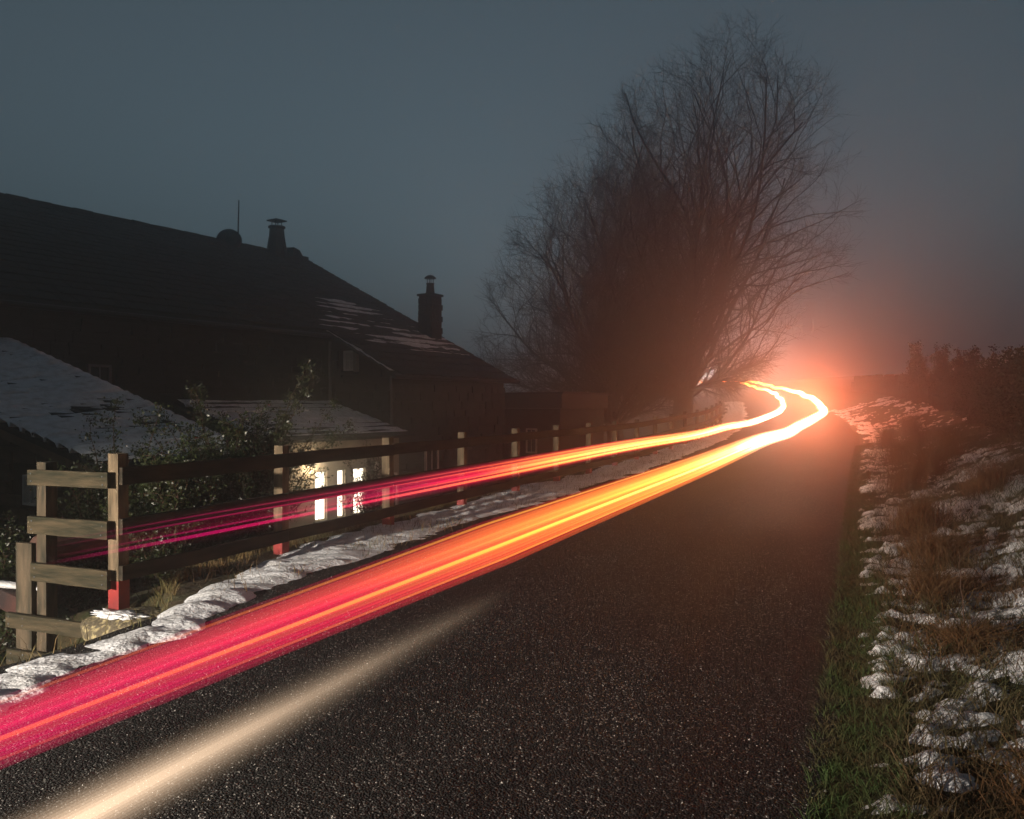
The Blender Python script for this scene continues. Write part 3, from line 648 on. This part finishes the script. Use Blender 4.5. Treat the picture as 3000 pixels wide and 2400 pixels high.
# ------------------------------------------------------------------ shrubs behind the fence
def leaves(P, s):
    N = len(P); a = rng.normal(size=(N, 3)); a /= np.linalg.norm(a, axis=1)[:, None]; b = np.cross(a, rng.normal(size=(N, 3))); b /= np.linalg.norm(b, axis=1)[:, None]
    L = (s * rng.uniform(.6, 1.3, N))[:, None]; V = np.stack([P, P + a * L * .5 + b * L * .28, P + a * L, P + a * L * .5 - b * L * .28], 1).reshape(-1, 3)
    return V, np.arange(N * 4).reshape(N, 4)
def shrub(base, size, nst, nl, ls, label, seed, spikes=(), cat='shrub', group=None, leaf=leafm, berries=20, name='berried_shrub', frac=.35, shape=1.0):
    rnd = random.Random(seed); root = empty(name, base); tag(root, label, cat, group); nl = int(nl * 1.5); ls *= 1.15
    mb = MB(); pts = []
    tips = [(rnd.gauss(0, .42) * size[0], rnd.gauss(0, .42) * size[1], size[2] * rnd.uniform(.35, 1) ** shape) for _ in range(nst)] + list(spikes)
    for k, (x, y, z) in enumerate(tips):
        if k < nst: z *= max(.35, 1 - .35 * (abs(x) / size[0]) ** 2)
        n = 9; b0 = Vector((x * .25, y * .25, -.1)); e = Vector((x, y, z)); c = Vector((x * .45, y * .45, z * .65))
        line = [(b0 * (1 - s) ** 2 + c * 2 * s * (1 - s) + e * s * s) + Vector((rnd.gauss(0, .012), rnd.gauss(0, .012), 0)) for s in [i / n for i in range(n + 1)]]
        mb.tube(line, [.012 * (1 - i / n) + .0025 for i in range(n + 1)], 4)
        for i in range(2, n + 1):
            for _ in range(3):
                s = line[i]; d = Vector((rnd.gauss(0, 1), rnd.gauss(0, 1), rnd.gauss(.3, .7))).normalized(); l_ = rnd.uniform(.08, .38) * (1.15 - .8 * i / n); tip = s + d * l_
                mb.tube([s, s.lerp(tip, .5) + Vector((0, 0, .01)), tip], [.004, .003, .0015], 3, False)
                for q in range(4): pts.append(s.lerp(tip, rnd.uniform(.2, 1)))
    pts = np.array([tuple(p) for p in pts]); idx = rng.integers(0, len(pts), nl); P = pts[idx] + rng.normal(0, .045, (nl, 3))
    mb.build('branches', stemm, root); V, F = leaves(P, ls); npmesh('foliage', V, F, leaf, root)
    if berries:
        bm_ = MB()
        for k in rng.integers(0, len(pts), berries): bm_.lathe([(.003, -.008), (.008, -.002), (.008, .003), (.002, .008)], pts[k] + rng.normal(0, .02, 3), 6)
        tag(bm_.build('berries', berrym, root), kind='stuff')
    return root
GS = 'shrubs behind the roadside fence'
def sg(x, y): return (x, y, GZ(x, y))
shrub(sg(-7.45, 8.3), (1.1, 1.5, 2.2), 120, 40000, .036, 'biggest dark leafy shrub with red berries behind the second fence bay', 1, [(.55, .9, 2.75), (.6, .95, 2.55), (.5, .85, 2.4), (-.3, -.3, 2.4), (-.6, 0, 2.3), (.8, 1.2, 2.2), (1.0, 1.2, 1.9)], group=GS, berries=60)
shrub(sg(-7.9, 6.9), (1.0, 1.0, 1.9), 70, 24000, .036, 'loose spiky shrub against the snowy outbuilding roof, behind the stile', 2, [(-.2, .2, 2.5), (-.5, .1, 2.3), (.4, .3, 2.4)], group=GS, berries=25)
shrub(sg(-6.95, 6.9), (.45, .9, 1.5), 60, 20000, .034, 'low dense shrub pressed against the first fence bay', 3, group=GS, berries=50)
shrub(sg(-7.2, 11.2), (.4, .9, 1.5), 24, 1500, .034, 'thin straggly shrub whose twigs cross the lit windows', 4, group=GS, berries=8)
shrub(sg(-7.7, 5.2), (.9, .5, 1.55), 60, 17000, .036, 'dark shrub seen through the bars of the stile', 5, group=GS, berries=12)
shrub(sg(-8.7, 5.6), (.9, .7, 1.35), 55, 15000, .038, 'dark shrub at the left edge below the outbuilding gable', 6, group=GS, berries=10)

# ------------------------------------------------------------------ overgrown wall on the right bank
dw = empty('dry_stone_wall', (road_x(10) + 5.5, 10, 0)); tag(dw, 'overgrown dry stone wall along the top of the right bank', 'wall')
WT = 5.5; DS = []; mbw = MB()
def wl(t, y, z): return (t + float(road_x(y)) - dw.location.x, y - dw.location.y, z)
ringv = []
def wh(y): return float(np.interp(y, [20, 32, 60], [1, .7, .5])) + .06 * math.sin(y * 1.7)
ywall = np.arange(8, 62, 1.5)
for y in ywall:
    g = float(ground(WT, y)) - .2
    ringv += [wl(WT - .22, y, g), wl(WT + .25, y, g), wl(WT + .17, y, g + 1.35 * wh(y)), wl(WT - .15, y, g + 1.35 * wh(y))]
n_ = len(ywall); fs = [(0, 1, 2, 3), tuple(range(n_ * 4 - 4, n_ * 4))[::-1]] + [(k * 4 + j, k * 4 + (j + 1) % 4, k * 4 + 4 + (j + 1) % 4, k * 4 + 4 + j)[::-1] for k in range(n_ - 1) for j in range(4)]
core = mbw.add(ringv, fs).build('core', mortar, dw)
for c in range(6):
    y = 8.1
    while y < 60 and c < 6 * wh(y):
        w_ = random.uniform(.22, .5); g = float(ground(WT, y)); z = g + .02 + c * .2
        DS.append((wl(WT - .25 + c * .012, y + w_ / 2, z + .1), (0, 0, random.uniform(-.05, .05)), (.16, w_ - .02, .185))); y += w_
y = 8.1
while y < 60:
    w_ = random.uniform(.09, .2); g = float(ground(WT, y)); hh = random.uniform(.22, .42)
    DS.append((wl(WT, y + w_ / 2, g + 1.15 * wh(y) + hh / 2), (random.uniform(-.25, .25), 0, random.uniform(-.1, .1)), (.36, w_ - .01, hh))); y += w_
bulk('stone', dw, DS, stonem, 300, stu)
GR = 'dark shrubs in front of the wall on the right bank'
labs = ['nearest dark spiky shrub on the right bank at the picture edge', 'dark shrub with two upright prongs above the bank wall', 'squat dark shrub just left of the two-pronged one', 'ragged shrub mid way along the bank wall',
        'thin upright shrub on the bank where the fog starts to redden', 'reddish fog-blurred shrub along the bank wall', 'far shrub on the bank close to the orange glow', 'farthest shrub on the bank beside the bend']
for i, (y, hgt) in enumerate([(11, 1.2), (13.8, 1.4), (16.8, 1.25), (20, 1.35), (24, 1.5), (28.5, 1.6), (33, 1.8), (39, 2.0)]):
    x = float(road_x(y)) + 5.05; g = float(ground(5.05, y))
    sp = [(random.uniform(-.3, .2), random.uniform(-1.4, 1.4), hgt * random.uniform(1.0, 1.28)) for _ in range(12)]
    shrub((x, y, g), (.5, 2.0, hgt), 90, 24000 if y < 20 else 15000, .06, labs[i], 40 + i, sp, group=GR, leaf=M('dark_evergreen_leaf', (.016, .018, .008), .8, (.03, .022, .012), 2), berries=0, name='bank_shrub')
# dead stems and bramble canes near the camera
def cane(name, pts, r, label, cat, side=0, seed=0):
    rnd = random.Random(seed); root = empty(name, pts[0]); tag(root, label, cat, 'dead stems on the right bank'); o = Vector(pts[0]); P = [Vector(p) - o for p in pts]
    fine = []
    for i in range(len(P) - 1):
        for s in range(6): fine.append(P[i].lerp(P[i + 1], s / 6) + Vector((rnd.gauss(0, .004), rnd.gauss(0, .004), rnd.gauss(0, .004))))
    fine.append(P[-1]); mb = MB().tube(fine, [r * (1 - .7 * i / len(fine)) for i in range(len(fine))], 5); mb.build('stem', stemm, root)
    if side:
        sb_ = MB()
        for k in range(side):
            p = fine[rnd.randrange(len(fine) // 4, len(fine))]; d = Vector((rnd.gauss(0, 1), rnd.gauss(0, 1), rnd.gauss(.6, .6))).normalized(); l_ = rnd.uniform(.05, .17)
            sb_.tube([p, p + d * l_], [r * .4, r * .2], 3, False)
            for q in range(5): sb_.lathe([(.001, -.008), (.006, 0), (.001, .008)], p + d * l_ * rnd.uniform(.5, 1), 5)
        sb_.build('seed_heads', stemm, root)
def rb(t, y, h=0): return (t + float(road_x(y)), y, float(ground(t, y)) + h)
cane('dead_stem', [rb(2.85, 2.5, -.02), rb(2.86, 2.55, .25), rb(2.83, 2.6, .5)], .005, 'reddish upright stem nearest the camera with seed heads', 'dead stem', 8, 1)
cane('dead_stem', [rb(2.95, 2.75, -.02), rb(2.93, 2.8, .3), rb(2.88, 2.85, .62)], .005, 'tall red-brown stem rising over a snow patch', 'dead stem', 0, 2)
cane('dead_stem', [rb(2.9, 2.6, -.02), rb(2.97, 2.62, .22), rb(3.06, 2.7, .45)], .004, 'thin stem leaning right from the same clump of stems', 'dead stem', 0, 3)
cane('dead_stem', [rb(2.78, 3.4, -.02), rb(2.77, 3.4, .2), rb(2.79, 3.45, .42)], .005, 'dark dock stem with small seed heads beside a snow lump', 'dead stem', 10, 4)
cane('bramble_cane', [rb(2.95, 4.2, .35), rb(3.1, 3.7, .30), rb(3.3, 3.1, .12), rb(3.4, 2.8, .0)], .007, 'long dark arching bramble cane crossing the snowy bank', 'bramble', 12, 5)
cane('bramble_cane', [rb(3.0, 3.3, .0), rb(3.05, 3.3, .25), rb(3.2, 3.1, .33), rb(3.4, 2.9, .2)], .005, 'short hooked bramble cane in front of the long one', 'bramble', 6, 6)
cane('dead_stem', [rb(3.2, 2.0, -.02), rb(3.15, 2.1, .25), rb(3.05, 2.2, .42)], .005, 'dark leaning stem in the bottom right corner', 'dead stem', 4, 7)
cane('dead_stem', [rb(3.4, 4.4, -.02), rb(3.42, 4.4, .3), rb(3.45, 4.45, .6)], .006, 'dark dock stem further up the bank near the right edge', 'dead stem', 14, 8)
cane('dead_stem', [rb(2.7, 5.2, -.02), rb(2.68, 5.2, .3), rb(2.66, 5.2, .5)], .004, 'straw-pale stem beside the rust-brown tussock', 'dead stem', 0, 9)
cane('dead_stem', [rb(2.6, 2.4, -.01), rb(2.7, 2.5, .14), rb(2.85, 2.65, .20)], .003, 'green-yellow bent stalk lying across the snow', 'dead stem', 0, 10)

# ------------------------------------------------------------------ the departing car and its lamp trails
cy0 = 119.0; cxx = float(road_x(cy0)); hd = math.atan2(float(road_x(cy0 + 3)) - cxx, 3)
car = empty('hatchback_car', (cxx, cy0, float(road_z(cy0)) + .01), -hd); tag(car, 'small car far up the lane with two red tail lamps in fog', 'car')
prof = [(-1.95, .32), (-1.98, .75), (-1.9, 1.0), (-1.55, 1.42), (.35, 1.46), (1.05, 1.0), (1.9, .82), (2.0, .5), (1.95, .3)]
vs = [(x, a, z) for x in (-.82, .82) for a, z in prof]; n_ = len(prof)
MB().add(vs, [tuple(range(n_)), tuple(range(n_, 2 * n_))[::-1]] + [(i, i + n_, (i + 1) % n_ + n_, (i + 1) % n_) for i in range(n_)]).build('body', carm, car, bevel=.05)
MB().add([(-.62, -1.90, 1.03), (.62, -1.90, 1.03), (.55, -1.63, 1.36), (-.55, -1.63, 1.36)], [(0, 1, 2, 3)]).build('rear_window', glassm, car)
for sx in (-.8, .8):
    for a in (-1.25, 1.3):
        wv = MB().lathe([(.31, -.09), (.33, 0), (.31, .09)], (sx, a, .31), 16, Matrix.Rotation(R(90), 3, 'Y')).build('wheel', blackm, car)
for sx in (-.66, .66):
    MB().box((sx, -1.975, .88), (.22, .05, .16)).build('tail_lamp', tailm, car, bevel=.01)
    MB().box((sx, 2.0, .66), (.22, .05, .14)).build('headlight', headm, car, bevel=.01)
def lamp(name, kind, loc, e, c, rad=.1, rot=None, **k):
    d = bpy.data.lights.new(name, kind); d.energy = e * KL; d.color = c
    if kind == 'SPOT': d.spot_size = k.get('size', R(60)); d.spot_blend = k.get('blend', .6)
    d.shadow_soft_size = rad
    o = bpy.data.objects.new(name, d); o.location = loc
    if rot: o.rotation_euler = rot
    return link(o)

def wid(y): return np.interp(y, [.7, 1.7, 2.7, 5, 12, 25, 60], [.72, 1.0, 1.3, 1.35, 1.5, 1.8, 2.0])
def trail(name, side, z0, y0, y1, rx, rzz, colf, label, layers=8, fil=14, seed=0, wob=.018):
    """the light of one lamp or streak drawn along the lane: nested glowing tubes round its path"""
    Yp = [y0]
    while Yp[-1] < y1: Yp.append(Yp[-1] + max(.06, .035 * abs(Yp[-1])) if Yp[-1] < 60 else Yp[-1] + 2)
    Yp = np.array(Yp); lane = .25
    fx = road_x(Yp) + lane + side + wob * np.sin(Yp * .9 + seed) * np.interp(Yp, [0, 10, 20, 60], [0, .3, 1.3, 3]); fz = road_z(Yp) + z0 + wob * np.sin(Yp * .62 + 1.3 * seed) * np.interp(Yp, [0, 10, 18, 60], [0, .5, 1.4, 2.5])
    root = empty(name, (float(fx[0]), float(y0), float(fz[0]))); tag(root, label, 'light trail', 'lamp trails of the departing car')
    o0 = np.array([fx[0], y0, fz[0]]); n = 12; Vs = []; Fs = []; Cs = []; k = 0
    q = np.arange(n) * 2 * np.pi / n
    def add(ox, oz, ax, az, colfun):
        nonlocal k
        ws = (wid(Yp) if wob else np.ones_like(Yp))[:, None]; V = np.stack([fx[:, None] + ws * (ox + ax * np.cos(q)[None]), np.repeat(Yp[:, None], n, 1), fz[:, None] + ws * (oz + az * np.sin(q)[None])], -1) - o0
        C = np.repeat(colfun(Yp)[:, None, :], n, 1); m = len(Yp)
        i = (np.arange(m - 1)[:, None] * n + np.arange(n)[None]); j = (np.arange(m - 1)[:, None] * n + (np.arange(n)[None] + 1) % n)
        Fs.append(np.stack([i, j, j + n, i + n], -1).reshape(-1, 4) + k); Vs.append(V.reshape(-1, 3)); Cs.append(C.reshape(-1, 3)); k += m * n
    r_ = np.random.default_rng(seed + 100)
    for L in range(layers):
        s = 1 - L / (layers + .5); add(0, 0, rx * s, rzz * s, lambda y, L=L: colf(y, L / (layers - 1)) / 2)
    band = npmesh('glow_band', np.concatenate(Vs), np.concatenate(Fs), trailm, root, cols=np.concatenate([np.concatenate(Cs), np.ones((k, 1))], 1))
    Vs.clear(); Fs.clear(); Cs.clear(); k = 0
    for f in range(fil):
        ox, oz = r_.uniform(-.6, .6) * rx, r_.uniform(-.75, .75) * rzz; w_ = r_.uniform(.0015, .006); g = r_.uniform(.3, 1.2)
        add(ox, oz, w_ * 1.4, w_, lambda y, g=g: colf(y, .8) * g * 1.1)
    if side > 0:
        hot = lambda y: ramp(y, [(0, (.10, .008, .003)), (1.2, (.18, .045, .004)), (2, (.3, .14, .01)), (3, (.45, .25, .02)), (6, (.7, .42, .10)), (12, (1, .7, .4)), (125, (1, .7, .4))])
        for ox, oz, w_, g in ((0, -.012, .0045, 1.1), (.02, -.012, .010, .25), (.0, .034, .026, .07), (.0, .034, .019, .07), (.0, .034, .012, .08), (-.03, .05, .003, .5), (.03, -.04, .003, .4)):
            add(ox, oz, w_, w_, lambda y, g=g: hot(y) * g)
    elif side < 0:
        hot = lambda y: ramp(y, [(0, (0, 0, 0)), (2.0, (0, 0, 0)), (2.7, (.20, 0, .04)), (4, (.4, .01, .04)), (6, (.8, .2, .03)), (9, (.9, .45, .08)), (125, (1, .6, .2))])
        for ox, oz, w_, g in ((0, -.030, .0055, .9), (.0, .02, .0025, .5), (.0, -.012, .003, .5), (0, .036, .0025, .35)): add(ox, oz, w_, w_, lambda y, g=g: hot(y) * g)
    if fil: npmesh('bright_filaments', np.concatenate(Vs), np.concatenate(Fs), trailm, root, cols=np.concatenate([np.concatenate(Cs), np.ones((k, 1))], 1))
    return root
def ramp(y, keys):
    ky = [a for a, _ in keys]; return np.stack([np.interp(y, ky, [c[i] for _, c in keys]) for i in range(3)], -1)
def colR(y, d): # d: 0 outer .. 1 core ; values are what each nested layer adds
    outer = ramp(y, [(0, (.085, 0, .014)), (1.2, (.10, 0, .012)), (2, (.125, .0, .009)), (3.2, (.20, .004, .007)), (5, (.30, .015, .006)), (9, (.55, .06, .008)), (15, (1.0, .2, .03)), (26, (1.4, .40, .08)), (50, (1.4, .45, .10)), (80, (1.5, .2, .01)), (125, (2.0, .2, .01))])
    core = ramp(y, [(0, (.02, .0, .003)), (1.0, (.03, .001, .003)), (1.7, (.05, .003, .003)), (2.6, (.10, .032, .003)), (4.3, (.19, .095, .008)), (6, (.26, .15, .018)), (9, (.55, .36, .10)), (13, (1.8, 1.4, 1.0)), (50, (3, 2.4, 1.7)), (62, (2.5, .9, .1)), (125, (4, .6, .02))])
    return outer * (1 - d) ** .9 + core * max(0, (d - .22) / .78) ** .9
def colL(y, d):
    f = ramp(y, [(0, (0,) * 3), (2.0, (.0,) * 3), (2.6, (.03,) * 3), (3.2, (.06,) * 3), (4, (.22,) * 3), (5, (.6,) * 3), (6.5, (1,) * 3), (125, (1,) * 3)])
    outer = ramp(y, [(0, (.07, 0, .016)), (4, (.10, .0, .016)), (6, (.14, .0, .010)), (9, (.35, .01, .02)), (22, (.7, .12, .02)), (50, (1.0, .25, .04)), (80, (1.5, .2, .01)), (125, (2., .2, .01))])
    core = ramp(y, [(0, (.05, .0, .008)), (4, (.08, .0, .010)), (5.5, (.12, .004, .006)), (7.4, (.22, .09, .01)), (12, (.40, .22, .04)), (18, (.8, .5, .18)), (25, (1.6, 1.3, .9)), (50, (2.5, 2.0, 1.4)), (62, (2.5, .9, .1)), (125, (4, .6, .02))])
    return (outer * (1 - d) ** 1.2 + core * min(1, d * 1.4) ** 1.5) * f
trail('light_trail', .69, .897, -1.2, 116, .095, .062, colR, 'broad red-orange light trail sweeping over the asphalt to the bend, the nearer one', seed=1, fil=22)
trail('light_trail', -.70, .88, 1.9, 116, .08, .055, colL, 'thinner red light trail crossing in front of the fence posts', seed=2)
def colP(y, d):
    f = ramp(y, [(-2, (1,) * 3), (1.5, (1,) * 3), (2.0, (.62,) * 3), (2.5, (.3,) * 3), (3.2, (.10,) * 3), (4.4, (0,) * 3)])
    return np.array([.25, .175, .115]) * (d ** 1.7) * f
trail('light_trail', 0.0, .30, -1.0, 4.6, .15, .105, colP, 'pale cream light streak low over the near asphalt, bottom left', 14, 0, seed=3, wob=0)  # pale light on the road put in as glowing tubes, tied to no lamp
# light the lamps leave in the fog
def lane(y, s=0, h=.9): return (float(road_x(y)) + .25 + s, y, float(road_z(y)) + h)
for y, e, c in ((25, 40, (1, .12, .006)), (29, 330, (1, .11, .006)), (34, 520, (1, .10, .010)), (39, 380, (1, .09, .016)), (46, 80, (1, .12, .06))):
    lamp('tail_glow_light', 'POINT', lane(y, .4, 1.2), e, c, .9)
for y, s_, e in ((52, 0, 120), (66, 0, 300), (84, 1, 700)): lamp('headlight_glow', 'POINT', lane(y, s_, 3.0), e, (1, .46, .42), 3.5)
lamp('headlight_glow', 'POINT', lane(121, 0, 1.2), 8000, (1, .90, .84), 1.5)
lamp('headlight_glow', 'POINT', (-15.5, 56, 3.2), 230, (1, .74, .50), 2.0)
# headlamps of the car as it comes up from behind the camera
lamp('headlight_beam', 'SPOT', (-6.5, -5.0, 1.65), 11500, (1, .87, .72), .07, (R(86.5), 0, R(-18)), size=R(60), blend=.7)
# added point light and lamp box that brighten the lean-to wall
x, y = hw(9.42, -8.75); lamp('wall_light', 'POINT', (x, y, .0), 34, (1, .78, .5), .04)
wlp = MB().box((9.27, -8.75, .08), (.14, .10, .05)).build('wall_lamp', blackm, ext)

# ------------------------------------------------------------------ fog
hz = MB().box((0, 60, 8), (620, 640, 42)).build('haze', dirtm); hz.data.materials.clear()
hm = bpy.data.materials.new('haze'); hm.use_nodes = True; n = hm.node_tree.nodes; n.clear()
pv = n.new('ShaderNodeVolumePrincipled'); pv.inputs['Color'].default_value = (.86, .92, .95, 1); pv.inputs['Density'].default_value = .0125; pv.inputs['Anisotropy'].default_value = .88
oo = n.new('ShaderNodeOutputMaterial'); hm.node_tree.links.new(pv.outputs[0], oo.inputs['Volume']); hz.data.materials.append(hm)
tag(hz, kind='stuff')
